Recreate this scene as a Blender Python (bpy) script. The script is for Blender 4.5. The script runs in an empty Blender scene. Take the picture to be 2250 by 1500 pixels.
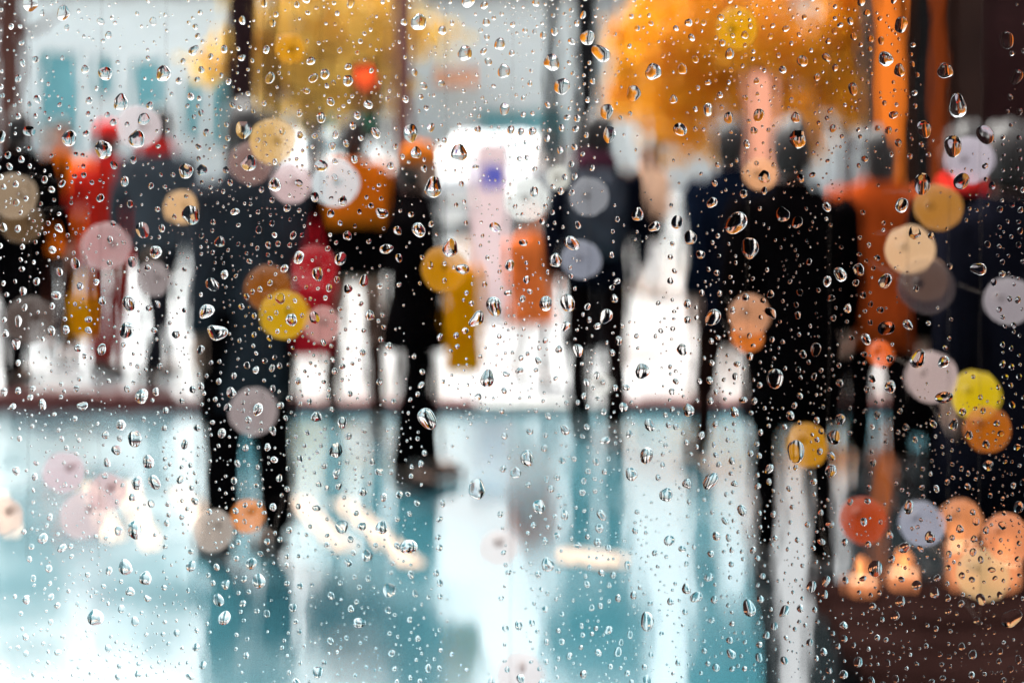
import bpy, bmesh, math, random
import numpy as np
from mathutils import Vector, Matrix

R = math.radians
rng = random.Random(11)
scene = bpy.context.scene
COL = scene.collection

# ------------------------------------------------------------------ camera, sky, sun, exposure
CAM_H = 1.72                      # eye height, indoors behind the window
PANE_Y = 0.400                    # inner face of the glass
FPX = 3125.0                      # focal length in pixels of the 2250 px wide photograph
cam_data = bpy.data.cameras.new('camera')
cam_data.sensor_width = 36.0
cam_data.lens = 50.0
cam_data.shift_y = -490.0 / 2250.0
cam_data.clip_start = 0.01
cam_data.clip_end = 2000.0
cam_data.dof.use_dof = True
cam_data.dof.focus_distance = 0.4065
cam_data.dof.aperture_fstop = 9.2
cam_data.dof.aperture_blades = 0
cam = bpy.data.objects.new('camera', cam_data)
cam.location = (0, 0, CAM_H)
cam.rotation_euler = (R(90), 0, 0)
COL.objects.link(cam)
scene.camera = cam

SUN_EL, SUN_AZ = 56.0, -30.0      # overcast, the brighter part of the sky ahead and to the left
world = bpy.data.worlds.new('World')
scene.world = world
world.use_nodes = True
wn = world.node_tree
sky = wn.nodes.new('ShaderNodeTexSky')
sky.sky_type = 'NISHITA'
sky.sun_disc = False
sky.sun_elevation = R(SUN_EL)
sky.sun_rotation = R(SUN_AZ)
sky.air_density = 1.0
sky.dust_density = 9.0
sky.ozone_density = 1.0
hsv = wn.nodes.new('ShaderNodeHueSaturation')      # thin cloud cover: the blue is washed out
hsv.inputs['Saturation'].default_value = 0.22
wn.links.new(sky.outputs[0], hsv.inputs['Color'])
wn.links.new(hsv.outputs[0], wn.nodes['Background'].inputs[0])
wn.nodes['Background'].inputs[1].default_value = 0.15

sun_data = bpy.data.lights.new('sun', 'SUN')
sun_data.energy = 1.5
sun_data.angle = R(14)
sun_data.color = (1.0, 0.95, 0.88)
sun = bpy.data.objects.new('sun', sun_data)
d = Vector((math.sin(R(SUN_AZ)) * math.cos(R(SUN_EL)), math.cos(R(SUN_AZ)) * math.cos(R(SUN_EL)), math.sin(R(SUN_EL))))
sun.rotation_euler = d.to_track_quat('Z', 'Y').to_euler()
COL.objects.link(sun)

scene.view_settings.view_transform = 'Standard'
scene.view_settings.look = 'None'
scene.view_settings.gamma = 1.0
scene.view_settings.use_curve_mapping = False
scene.view_settings.exposure = 1.5

scene.render.engine = 'CYCLES'
cy = scene.cycles
cy.max_bounces = 14
cy.transmission_bounces = 12
cy.glossy_bounces = 4
cy.diffuse_bounces = 3
cy.transparent_max_bounces = 8
cy.caustics_reflective = False
cy.caustics_refractive = False
cy.sample_clamp_indirect = 4.0
cy.use_denoising = True

# ------------------------------------------------------------------ helpers
def srgb(r, g, b):
    f = lambda c: (c / 255.0) / 12.92 if c / 255.0 <= 0.04045 else ((c / 255.0 + 0.055) / 1.055) ** 2.4
    return (f(r), f(g), f(b))

def mat(name, color, rough=0.7, var=0.12, scale=6.0, metallic=0.0, ior=1.45, bump=0.0, coat=0.0):
    """a Principled material whose colour wanders a little with a noise texture"""
    m = bpy.data.materials.new(name)
    m.use_nodes = True
    nt = m.node_tree
    p = nt.nodes['Principled BSDF']
    tc = nt.nodes.new('ShaderNodeTexCoord')
    nz = nt.nodes.new('ShaderNodeTexNoise')
    nz.inputs['Scale'].default_value = scale
    nz.inputs['Detail'].default_value = 4
    nt.links.new(tc.outputs['Object'], nz.inputs['Vector'])
    ramp = nt.nodes.new('ShaderNodeValToRGB')
    lo = [max(0.0, c * (1 - var)) for c in color]
    hi = [min(1.0, c * (1 + var)) for c in color]
    ramp.color_ramp.elements[0].position = 0.3
    ramp.color_ramp.elements[1].position = 0.7
    ramp.color_ramp.elements[0].color = (*lo, 1)
    ramp.color_ramp.elements[1].color = (*hi, 1)
    nt.links.new(nz.outputs['Fac'], ramp.inputs['Fac'])
    nt.links.new(ramp.outputs['Color'], p.inputs['Base Color'])
    p.inputs['Roughness'].default_value = rough
    p.inputs['Metallic'].default_value = metallic
    p.inputs['IOR'].default_value = ior
    p.inputs['Coat Weight'].default_value = coat
    if bump:
        bp = nt.nodes.new('ShaderNodeBump')
        bp.inputs['Strength'].default_value = bump
        bp.inputs['Distance'].default_value = 0.01
        nt.links.new(nz.outputs['Fac'], bp.inputs['Height'])
        nt.links.new(bp.outputs['Normal'], p.inputs['Normal'])
    return m

def glow(name, color, strength):
    m = bpy.data.materials.new(name)
    m.use_nodes = True
    nt = m.node_tree
    p = nt.nodes['Principled BSDF']
    p.inputs['Base Color'].default_value = (*[c * 0.06 for c in color], 1)
    p.inputs['Specular IOR Level'].default_value = 0.15
    p.inputs['Emission Color'].default_value = (*color, 1)
    p.inputs['Emission Strength'].default_value = strength
    return m

def clear(name, ior, tint=(1, 1, 1)):
    m = bpy.data.materials.new(name)
    m.use_nodes = True
    nt = m.node_tree
    nt.nodes.remove(nt.nodes['Principled BSDF'])
    g = nt.nodes.new('ShaderNodeBsdfGlass')
    g.inputs['IOR'].default_value = ior
    g.inputs['Roughness'].default_value = 0.0
    g.inputs['Color'].default_value = (*tint, 1)
    nt.links.new(g.outputs[0], nt.nodes['Material Output'].inputs['Surface'])
    return m

class MB:
    """collects faces for one mesh"""
    def __init__(self):
        self.v, self.f = [], []
    def add(self, vs, fs):
        o = len(self.v)
        self.v += [tuple(p) for p in vs]
        self.f += [tuple(i + o for i in f) for f in fs]
        return self
    def box(self, x0, x1, y0, y1, z0, z1):
        return self.add([(x0,y0,z0),(x1,y0,z0),(x1,y1,z0),(x0,y1,z0),(x0,y0,z1),(x1,y0,z1),(x1,y1,z1),(x0,y1,z1)],
                        [(0,3,2,1),(4,5,6,7),(0,1,5,4),(1,2,6,5),(2,3,7,6),(3,0,4,7)])
    def rings(self, rings, cap=True, closed=True):
        n = len(rings[0]); vs = [p for r in rings for p in r]; fs = []
        for i in range(len(rings) - 1):
            for j in range(n if closed else n - 1):
                k = (j + 1) % n
                fs.append((i*n+j, i*n+k, (i+1)*n+k, (i+1)*n+j))
        if cap:
            fs.append(tuple(reversed(range(n))))
            fs.append(tuple((len(rings)-1)*n + j for j in range(n)))
        return self.add(vs, fs)
    def tube(self, pts, radii, n=10, flat=1.0):
        """loft along a polyline; radii may be numbers or (rx, ry)"""
        pts = [Vector(p) for p in pts]
        rs, up = [], None
        for i, p in enumerate(pts):
            t = (pts[min(i+1, len(pts)-1)] - pts[max(i-1, 0)]).normalized()
            if up is None:
                up = Vector((1, 0, 0)) if abs(t.x) < 0.8 else Vector((0, 1, 0))
            a = (up - t * up.dot(t)).normalized(); b = t.cross(a); up = a
            r = radii[i] if isinstance(radii, (list, tuple)) else radii
            rx, ry = r if isinstance(r, (list, tuple)) else (r, r * flat)
            rs.append([p + a * (rx * math.cos(2*math.pi*j/n)) + b * (ry * math.sin(2*math.pi*j/n)) for j in range(n)])
        return self.rings(rs)
    def lathe(self, prof, n=14, c=(0,0,0)):
        return self.rings([[(c[0]+r*math.cos(2*math.pi*j/n), c[1]+r*math.sin(2*math.pi*j/n), c[2]+z) for j in range(n)] for r, z in prof])
    def ball(self, c, rx, ry=None, rz=None, u=14, w=9):
        ry = ry or rx; rz = rz or rx
        rs = []
        for i in range(w + 1):
            t = math.pi * (i / w) ; t = min(max(t, 0.02), math.pi - 0.02)
            rs.append([(c[0]+rx*math.sin(t)*math.cos(2*math.pi*j/u), c[1]+ry*math.sin(t)*math.sin(2*math.pi*j/u), c[2]-rz*math.cos(t)) for j in range(u)])
        return self.rings(rs)
    def xform(self, M):
        self.v = [tuple(M @ Vector(p)) for p in self.v]
        return self
    def mesh(self, name, smooth=False):
        me = bpy.data.meshes.new(name)
        me.from_pydata(self.v, [], self.f)
        me.update()
        if smooth:
            me.polygons.foreach_set('use_smooth', [True] * len(me.polygons))
        return me
    def build(self, name, m, parent=None, smooth=False, bevel=0.0):
        me = self.mesh(name, smooth)
        if bevel:
            bm = bmesh.new(); bm.from_mesh(me)
            bmesh.ops.bevel(bm, geom=bm.edges[:], offset=bevel, segments=2, affect='EDGES')
            bm.to_mesh(me); bm.free()
        return link(name, me, m, parent)

def link(name, me, m, parent=None):
    o = bpy.data.objects.new(name, me)
    if m is not None and len(me.materials) == 0:
        me.materials.append(m)
    COL.objects.link(o)
    if parent is not None:
        o.parent = parent
    return o

def tag(o, label=None, cat=None, group=None, kind=None):
    for k, v in (('label', label), ('category', cat), ('group', group), ('kind', kind)):
        if v:
            o[k] = v
    return o

def thing(name, label, cat, loc=(0,0,0), rz=0.0, group=None):
    o = bpy.data.objects.new(name, None)
    o.empty_display_size = 0.1
    o.location = loc
    o.rotation_euler = (0, 0, rz)
    COL.objects.link(o)
    return tag(o, label, cat, group)

def struct(name, mb, m, label=None):
    return tag(mb.build(name, m), label, kind='structure')

def at(px, py, D):
    """the point that stands D metres ahead of the eye in the direction (px, py)"""
    return Vector(((px - 1125) / FPX * D, D, CAM_H - (py - 260) / FPX * D))
def gx(px, D):
    return (px - 1125) / FPX * D

# ------------------------------------------------------------------ materials
def wet_ground(name, color, ior, rough, var=0.25):
    m = mat(name, color, rough, var, 0.7, ior=ior)
    nt = m.node_tree; p = nt.nodes['Principled BSDF']
    tc = next(n for n in nt.nodes if n.type == 'TEX_COORD')
    n2 = nt.nodes.new('ShaderNodeTexNoise'); n2.inputs['Scale'].default_value = 0.9; n2.inputs['Detail'].default_value = 5
    nt.links.new(tc.outputs['Object'], n2.inputs['Vector'])
    mr = nt.nodes.new('ShaderNodeMapRange')
    mr.inputs['From Min'].default_value = 0.35; mr.inputs['From Max'].default_value = 0.65
    mr.inputs['To Min'].default_value = rough * 0.4; mr.inputs['To Max'].default_value = rough * 1.8
    nt.links.new(n2.outputs['Fac'], mr.inputs['Value'])
    nt.links.new(mr.outputs[0], p.inputs['Roughness'])
    n3 = nt.nodes.new('ShaderNodeTexNoise'); n3.inputs['Scale'].default_value = 14; n3.inputs['Detail'].default_value = 3
    nt.links.new(tc.outputs['Object'], n3.inputs['Vector'])
    bp = nt.nodes.new('ShaderNodeBump'); bp.inputs['Strength'].default_value = 0.12; bp.inputs['Distance'].default_value = 0.004
    nt.links.new(n3.outputs['Fac'], bp.inputs['Height'])
    nt.links.new(bp.outputs['Normal'], p.inputs['Normal'])
    return m

M = {}
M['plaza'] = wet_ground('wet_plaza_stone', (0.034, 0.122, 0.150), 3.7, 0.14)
M['square'] = wet_ground('wet_pale_paving', (0.42, 0.43, 0.435), 1.5, 0.2)
M['ground'] = mat('far_ground', (0.35, 0.36, 0.36), 0.8, 0.2, 0.1)
M['kerb'] = mat('red_brown_kerb', (0.15, 0.035, 0.03), 0.45, 0.3, 3)
M['pale_kerb'] = mat('pale_kerb', (0.6, 0.6, 0.58), 0.5, 0.1, 3)
M['paint'] = mat('worn_peach_paint', (0.46, 0.33, 0.245), 0.5, 0.12, 5)
M['white_wall'] = mat('white_render', (0.74, 0.82, 0.84), 0.85, 0.06, 0.8)
M['cream_wall'] = mat('pale_render', (0.74, 0.81, 0.83), 0.85, 0.07, 0.6)
M['teal_glass'] = mat('teal_window_glass', (0.16, 0.40, 0.45), 0.12, 0.25, 0.4)
M['white_frame'] = mat('white_window_frame', (0.72, 0.72, 0.72), 0.5, 0.05)
M['salmon'] = mat('salmon_awning', (0.75, 0.38, 0.24), 0.8, 0.1)
M['grey_roof'] = mat('grey_roof', (0.25, 0.26, 0.28), 0.8, 0.15)
M['brown_wall'] = mat('dark_brown_facade', (0.028, 0.013, 0.010), 0.55, 0.35, 2)
M['black_col'] = mat('black_column', (0.008, 0.007, 0.007), 0.4, 0.3, 3)
M['dark_glass'] = mat('dark_shop_glass', (0.03, 0.012, 0.012), 0.08, 0.3, 1)
for k_ in ('brown_wall', 'black_col', 'dark_glass'):
    M[k_].node_tree.nodes['Principled BSDF'].inputs['Specular IOR Level'].default_value = 0.08
M['lit_orange'] = glow('lit_orange_window', (1.0, 0.22, 0.02), 0.36)
M['lit_brown'] = glow('dim_lit_window', (1.0, 0.16, 0.02), 0.10)
M['lit_peach'] = glow('lit_peach_panel', (1.0, 0.42, 0.27), 0.38)
M['bark'] = mat('wet_bark', (0.045, 0.018, 0.014), 0.8, 0.4, 12, bump=0.5)
M['bark_red'] = mat('red_brown_bark', (0.075, 0.022, 0.014), 0.8, 0.4, 12, bump=0.5)
M['black_metal'] = mat('black_painted_metal', (0.006, 0.006, 0.007), 0.7, 0.3, 8)
M['black_metal'].node_tree.nodes['Principled BSDF'].inputs['Specular IOR Level'].default_value = 0.12
M['maroon_metal'] = mat('dark_maroon_painted_metal', (0.016, 0.006, 0.007), 0.7, 0.3, 8)
M['maroon_metal'].node_tree.nodes['Principled BSDF'].inputs['Specular IOR Level'].default_value = 0.12
M['brown_metal'] = mat('red_brown_painted_metal', (0.14, 0.05, 0.04), 0.4, 0.25, 6)
M['clear'] = clear('window_glass', 1.5, (0.985, 0.995, 0.99))
def film(m):
    nt = m.node_tree
    g = next(n for n in nt.nodes if n.type == 'BSDF_GLASS')
    tc = nt.nodes.new('ShaderNodeTexCoord'); mp = nt.nodes.new('ShaderNodeMapping'); mp.inputs['Scale'].default_value = (75, 75, 28)
    nz = nt.nodes.new('ShaderNodeTexNoise'); nz.inputs['Scale'].default_value = 1.0; nz.inputs['Detail'].default_value = 2.0
    bp = nt.nodes.new('ShaderNodeBump'); bp.inputs['Strength'].default_value = 1.0; bp.inputs['Distance'].default_value = 0.00008
    nt.links.new(tc.outputs['Object'], mp.inputs['Vector']); nt.links.new(mp.outputs[0], nz.inputs['Vector'])
    nt.links.new(nz.outputs['Fac'], bp.inputs['Height']); nt.links.new(bp.outputs['Normal'], g.inputs['Normal'])
film(M['clear'])                                   # a thin uneven sheet of water
M['water'] = clear('rain_water', 1.333)
M['room'] = mat('dark_room_plaster', (0.035, 0.030, 0.028), 0.9, 0.2, 2)
M['room_floor'] = mat('dark_room_floor', (0.02, 0.015, 0.012), 0.6, 0.3, 3)
M['frame_dark'] = mat('dark_window_frame', (0.02, 0.018, 0.016), 0.4, 0.2, 5)

# ------------------------------------------------------------------ the ground
struct('ground', MB().add([(-400,-60,-0.01),(400,-60,-0.01),(400,900,-0.01),(-400,900,-0.01)], [(0,1,2,3)]), M['ground'])
KD = 8.35                                                  # distance of the kerb
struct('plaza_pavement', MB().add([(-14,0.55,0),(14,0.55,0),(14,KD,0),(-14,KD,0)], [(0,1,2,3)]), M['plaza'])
struct('square_pavement', MB().box(-30, 30, KD + 0.14, 60, -0.01, 0.055), M['square'])
M['pale_reflection'] = wet_ground('wet_stone_pale_reflection', (0.105, 0.185, 0.21), 2.5, 0.22)  # plaza stone with bright reflections put into its colour
M['dark_reflection'] = wet_ground('wet_stone_dark_reflection', (0.010, 0.014, 0.016), 3.0, 0.10)  # plaza stone with dark reflections put into its colour
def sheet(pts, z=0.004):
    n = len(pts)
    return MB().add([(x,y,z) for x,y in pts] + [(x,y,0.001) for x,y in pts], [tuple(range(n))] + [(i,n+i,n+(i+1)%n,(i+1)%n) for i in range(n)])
struct('pale_reflection_sheet', sheet([(-14,2.0),(-0.50,2.0),(-0.95,4.3),(-1.25,5.6),(-1.80,8.2),(-1.85,KD-0.035),(-14,KD-0.035)]), M['pale_reflection'])  # added sheet: paler colour stands for bright reflections on the wet plaza
struct('dark_reflection_sheet', sheet([(0.42,0.6),(14,0.6),(14,7.4),(1.55,7.4),(1.28,7.1),(1.02,6.4),(0.80,4.6),(0.62,3.4)]), M['dark_reflection'])  # added sheet: near-black colour stands for reflected figures and shop
kx0, kx1, kx2 = gx(1050, KD), gx(1345, KD), gx(1580, KD)
struct('kerb_raised', MB().box(-14, gx(385, KD), KD-0.03, KD + 0.138, -0.005, 0.105), M['kerb'])
struct('kerb_left', MB().box(gx(385, KD), kx0, KD, KD + 0.14, -0.005, 0.058), M['kerb'])
struct('kerb_dropped', MB().box(kx0, kx1, KD, KD + 0.139, -0.005, 0.045), M['pale_kerb'])
struct('kerb_right', MB().box(kx1, 14, KD, KD + 0.14, -0.005, 0.058), M['kerb'])

def dash(p0, p1, w):
    """a painted dash on the paving between two ground points given as (px, py)"""
    a, b = [Vector((gx(px, CAM_H*FPX/(py-260)), CAM_H*FPX/(py-260), 0)) for px, py in (p0, p1)]
    t = (b - a).normalized(); n = Vector((-t.y, t.x, 0)) * w / 2
    pts = []
    for s, c in ((1, b), (-1, a)):
        for k in range(7):
            ang = -math.pi/2 + math.pi*k/6
            pts.append(c + t*s*math.cos(ang)*w/2 + n*s*math.sin(ang))
    return MB().add([(p.x, p.y, 0.008) for p in pts] + [(p.x, p.y, 0.0045) for p in pts],
                    [tuple(range(14))] + [(i, 14+i, 14+(i+1) % 14, (i+1) % 14) for i in range(14)])
for i, (p0, p1, w, lab) in enumerate([
        ((650,1100),(755,1205), 0.085, 'pale slanting paint dash on the paving beside the tall dark-coated figure'),
        ((755,1105),(905,1240), 0.085, 'long slanting pale dash on the paving in front of the amber bag carrier'),
        ((0,1095),(25,1170), 0.075, 'pale paint dash cut by the left edge of the picture'),
        ((195,1075),(250,1180), 0.075, 'faint slanting paint dash, second from the left edge'),
        ((275,1070),(330,1200), 0.075, 'faint slanting paint dash, third from the left edge'),
        ((395,1080),(465,1175), 0.085, 'faint slanting paint dash, fourth from the left edge'),
        ((1265,1222),(1335,1232), 0.16, 'short wide peach paint mark below the backpacker')]):
    tag(dash(p0, p1, w).build('paint_dash', M['paint']), lab, 'road marking', 'worn paint dashes on the paving')

# ------------------------------------------------------------------ the buildings across the square
def building(label, x0, x1, y, h, depth, wallm, wins, floors, roofm, awnings=(), door=None, floor_h=3.3):
    """wins: list of (x centre, width, z0, z1) on the ground floor, repeated on every floor"""
    b = thing('building', label, 'building', ((x0+x1)/2, y, 0), group='pale buildings across the square')
    cx = (x0+x1)/2
    w = MB().box(x0-cx, x1-cx, 0.12, depth, 0, h)
    w.build('wall', wallm, b)
    # facade skin with real openings: piers and bands between the windows
    f = MB()
    xs = sorted(wins)
    for fl in range(floors):
        zb, zt = fl*floor_h, min(h, (fl+1)*floor_h)
        cur = x0
        for (c, ww, z0, z1) in xs:
            f.box(cur-cx, c-ww/2-cx, 0, 0.119, zb, zt)
            f.box(c-ww/2-cx, c+ww/2-cx, 0, 0.119, zb, zb+z0)
            f.box(c-ww/2-cx, c+ww/2-cx, 0, 0.119, zb+z1, zt)
            cur = c+ww/2
        f.box(cur-cx, x1-cx, 0, 0.119, zb, zt)
    if h > floors*floor_h:
        f.box(x0-cx, x1-cx, 0, 0.119, floors*floor_h, h)
    f.build('facade', wallm, b)
    for fl in range(floors):
        for (c, ww, z0, z1) in xs:
            zb = fl*floor_h; fx0, fx1, a0, a1 = c-ww/2-cx, c+ww/2-cx, zb+z0, zb+z1
            t = 0.06
            fr = MB().box(fx0,fx0+t,0.04,0.1,a0,a1).box(fx1-t,fx1,0.04,0.1,a0,a1).box(fx0+t,fx1-t,0.04,0.1,a0,a0+t).box(fx0+t,fx1-t,0.04,0.1,a1-t,a1)
            wo = fr.build('window', M['white_frame'], b)
            n = max(1, round(ww/1.1))
            for k in range(n):
                q0 = fx0+t+(ww-2*t)*k/n; q1 = fx0+t+(ww-2*t)*(k+1)/n
                MB().box(q0+0.015,q1-0.015,0.06,0.08,a0+t,a1-t).build('pane', M['teal_glass'], wo)
            MB().box(fx0-0.06,fx1+0.06,-0.08,0.03,a0-0.07,a0-0.003).build('sill', M['white_frame'], wo)
    rf = MB().box(x0-cx-0.2, x1-cx+0.2, -0.25, depth+0.2, h, h+0.22)
    rf.build('roof', roofm, b)
    for (ax0, ax1, z, m) in awnings:
        MB().add([(ax0-cx,-0.002,z),(ax1-cx,-0.002,z),(ax1-cx,-0.9,z-0.45),(ax0-cx,-0.9,z-0.45),
                  (ax0-cx,-0.002,z-0.06),(ax1-cx,-0.002,z-0.06),(ax1-cx,-0.9,z-0.51),(ax0-cx,-0.9,z-0.51)],
                 [(0,1,2,3),(7,6,5,4),(0,4,5,1),(3,2,6,7),(0,3,7,4),(1,5,6,2)]).build('awning', m, b)
    if door:
        dx, dw = door
        do = MB().box(dx-dw/2-cx, dx+dw/2-cx, -0.04, 0.0, 0.06, 2.2).build('door', M['teal_glass'], b)
        MB().box(dx+dw/2-cx-0.15, dx+dw/2-cx-0.11, -0.09, -0.042, 0.95, 1.25).build('handle', M['black_metal'], do)
    return b

BY = 33.0
building('white rendered building with tall teal windows behind the grey jacket walker',
         -16.0, gx(880, BY)-0.1, BY, 4.5, 8, M['white_wall'],
         [(gx(130,BY),1.0,0.9,4.9-1.6),(gx(-90,BY),1.2,0.9,3.0),(gx(325,BY),0.75,0.9,3.1),(gx(225,BY),0.55,2.2,3.2),(gx(420,BY),0.5,1.2,2.6),(gx(700,BY),1.1,1.0,3.0),(gx(500,BY),0.9,1.0,3.0),(-13.9,1.2,0.9,3.0)],
         1, M['grey_roof'], awnings=[(gx(560,BY), gx(640,BY), 2.9, M['salmon'])])
building('pale building with wide teal shop glazing behind the pink totem sign',
         gx(890,BY+3), gx(1345,BY+3), BY+3, 4.7, 8, M['cream_wall'],
         [(gx(1145,BY+3),2.3,0.9,2.0),(gx(1145,BY+3)+1e-4,2.3,2.0,2.02)][:1], 1, M['grey_roof'],
         awnings=[(gx(955,BY+3), gx(1050,BY+3), 3.0, M['salmon'])])
building('long pale building behind the golden trees',
         gx(1360,BY+1), 17.0, BY+1, 4.5, 8, M['cream_wall'],
         [(gx(1500,BY+1),1.0,1.0,2.9),(gx(1760,BY+1),1.2,1.0,2.9),(gx(2000,BY+1),1.2,1.0,2.9),(12.0,1.2,1.0,2.9),(15.0,1.2,1.0,2.9)], 1, M['grey_roof'])

# dark shop on the right
RD = 13.0
rb = thing('shop', 'dark brown shop front with glowing orange window strips behind the people at right', 'shop', (3.25, RD, 0))
X = lambda px: gx(px, RD) - 3.25
XB = gx(1925, RD+5.0) - 3.25                                # the side wall runs back to the right
def plan(x0, x1, xb, y0, y1, z0, z1):
    return MB().add([(x0,y0,z0),(x1,y0,z0),(x1,y1,z0),(xb,y1,z0),(x0,y0,z1),(x1,y0,z1),(x1,y1,z1),(xb,y1,z1)],
                    [(0,3,2,1),(4,5,6,7),(0,1,5,4),(1,2,6,5),(2,3,7,6),(3,0,4,7)])
plan(X(1908), 9.0, XB, 0.25, 5.0, 0, 5.2).build('wall', M['brown_wall'], rb)
plan(X(1903), 9.05, XB-0.05, -0.25, 5.05, 5.2, 5.5).build('roof', M['black_col'], rb)
MB().box(X(1995), X(2045), -0.12, 0.249, 0, 5.199).build('column', M['black_col'], rb, bevel=0.012)
MB().box(X(2088), X(2150), -0.10, 0.249, 0, 5.199).build('column', M['brown_wall'], rb, bevel=0.012)
MB().box(X(2330), X(2400), -0.10, 0.249, 0, 5.199).build('column', M['brown_wall'], rb, bevel=0.012)
MB().box(X(1908), X(1922), -0.05, 0.249, 0, 5.199).build('column', M['black_col'], rb)
for a, b_, m, lab in ((1922, 1995, 'lit_orange', 'bright orange lit window'), (2045, 2088, 'lit_brown', 'dim orange lit window'),
                      (2150, 2330, 'dark_glass', 'dark window'), (2400, 2700, 'dark_glass', 'dark window')):
    x0, x1 = X(a), X(b_)
    fr = MB().box(x0,x0+0.03,0.08,0.2,0.4,3.2).box(x1-0.03,x1,0.08,0.2,0.4,3.2).box(x0+0.03,x1-0.03,0.08,0.2,0.4,0.46).box(x0+0.03,x1-0.03,0.08,0.2,3.14,3.2)
    wo = fr.build('window', M['black_col'], rb); wo['label'] = lab
    MB().box(x0+0.03, x1-0.03, 0.12, 0.15, 0.46, 3.14).build('pane', M[m], wo)
MB().box(X(2045), X(2088), 0.0, 0.249, 0, 0.399).build('plinth', M['brown_wall'], rb)
MB().box(X(1922), X(1995), 0.0, 0.249, 0, 0.399).build('plinth', M['brown_wall'], rb)
MB().box(X(2150), X(2330), 0.0, 0.249, 0, 0.399).build('plinth', M['brown_wall'], rb)
MB().box(X(1922), X(1995), 0.0, 0.249, 3.201, 5.199).build('lintel', M['brown_wall'], rb)
MB().box(X(2045), X(2088), 0.0, 0.249, 3.201, 5.199).build('lintel', M['brown_wall'], rb)
MB().box(X(2150), X(2330), 0.0, 0.249, 3.201, 5.199).build('lintel', M['brown_wall'], rb)

# ------------------------------------------------------------------ trees
def leaf_mat(name, c1, c2):
    m = mat(name, c1, 0.6, 0.1, 2.0)
    nt = m.node_tree; p = nt.nodes['Principled BSDF']
    rp = next(n for n in nt.nodes if n.type == 'VALTORGB')
    rp.color_ramp.elements[0].color = (*c1, 1); rp.color_ramp.elements[1].color = (*c2, 1)
    tr = nt.nodes.new('ShaderNodeBsdfTranslucent'); mx = nt.nodes.new('ShaderNodeMixShader')
    mx.inputs[0].default_value = 0.45
    nt.links.new(rp.outputs['Color'], tr.inputs['Color'])
    nt.links.new(p.outputs[0], mx.inputs[1]); nt.links.new(tr.outputs[0], mx.inputs[2])
    nt.links.new(mx.outputs[0], nt.nodes['Material Output'].inputs['Surface'])
    return m
M['leaf_gold'] = leaf_mat('golden_leaf', (0.70, 0.28, 0.008), (0.85, 0.44, 0.02))
M['leaf_pale'] = leaf_mat('pale_yellow_leaf', (0.70, 0.42, 0.06), (0.75, 0.55, 0.16))

def tree(label, loc, h_trunk, r_trunk, crown_c, crown_r, n_leaf, leafm, barkm, seed, leaf=0.11, clumps=40):
    rg = np.random.default_rng(seed); rr = random.Random(seed)
    t = thing('autumn_tree', label, 'tree', loc, group='autumn trees on the square')
    mb = MB()
    top = crown_c[2] + crown_r[2]*0.5
    pts = [(0,0,-0.02),(0.01,0,0.25),(rr.uniform(-.03,.03),rr.uniform(-.03,.03),h_trunk),(crown_c[0]*0.5,crown_c[1]*0.5,(h_trunk+top)/2),(crown_c[0],crown_c[1],top)]
    mb.tube(pts, [r_trunk*1.5, r_trunk*1.05, r_trunk*0.9, r_trunk*0.55, r_trunk*0.15], 12)
    for k in range(9):
        a = k*2.4 + rr.uniform(-.3,.3); z0 = h_trunk*0.85 + (top-h_trunk)*k/12
        e = Vector((crown_c[0]+math.cos(a)*crown_r[0]*0.8, crown_c[1]+math.sin(a)*crown_r[1]*0.8, z0 + crown_r[2]*0.45))
        s = Vector((crown_c[0]*0.2, crown_c[1]*0.2, z0)); mdp = (s+e)/2 + Vector((0,0,-0.1))
        mb.tube([s, mdp, e], [r_trunk*0.42, r_trunk*0.26, r_trunk*0.06], 7)
    mb.build('trunk', barkm, t, smooth=True)
    # leaf clumps through the crown volume
    cc = rg.normal(size=(clumps,3)); cc /= np.linalg.norm(cc,axis=1)[:,None]
    cc *= (rg.random((clumps,1))**0.45)*rg.uniform(0.7, 1.12, (clumps,1))
    cc[:,2] -= 0.35*rg.random(clumps)*(rg.random(clumps) < 0.4)
    cs = np.array(crown_c) + cc*np.array(crown_r)
    which = rg.integers(0, clumps, n_leaf)
    off = rg.normal(size=(n_leaf,3))*np.array(crown_r)*0.12
    P = cs[which] + off
    u = rg.normal(size=(n_leaf,3)); u /= np.linalg.norm(u,axis=1)[:,None]
    w_ = rg.normal(size=(n_leaf,3)); v = np.cross(u,w_); v /= np.linalg.norm(v,axis=1)[:,None]
    s = leaf*(0.6+0.8*rg.random((n_leaf,1)))
    V = np.empty((n_leaf,4,3)); V[:,0]=P-u*s*0.6; V[:,1]=P+v*s*0.38; V[:,2]=P+u*s*0.6; V[:,3]=P-v*s*0.38
    me = bpy.data.meshes.new('crown')
    me.from_pydata(V.reshape(-1,3).tolist(), [], np.arange(n_leaf*4).reshape(-1,4).tolist())
    link('crown', me, leafm, t)
    return t

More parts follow.
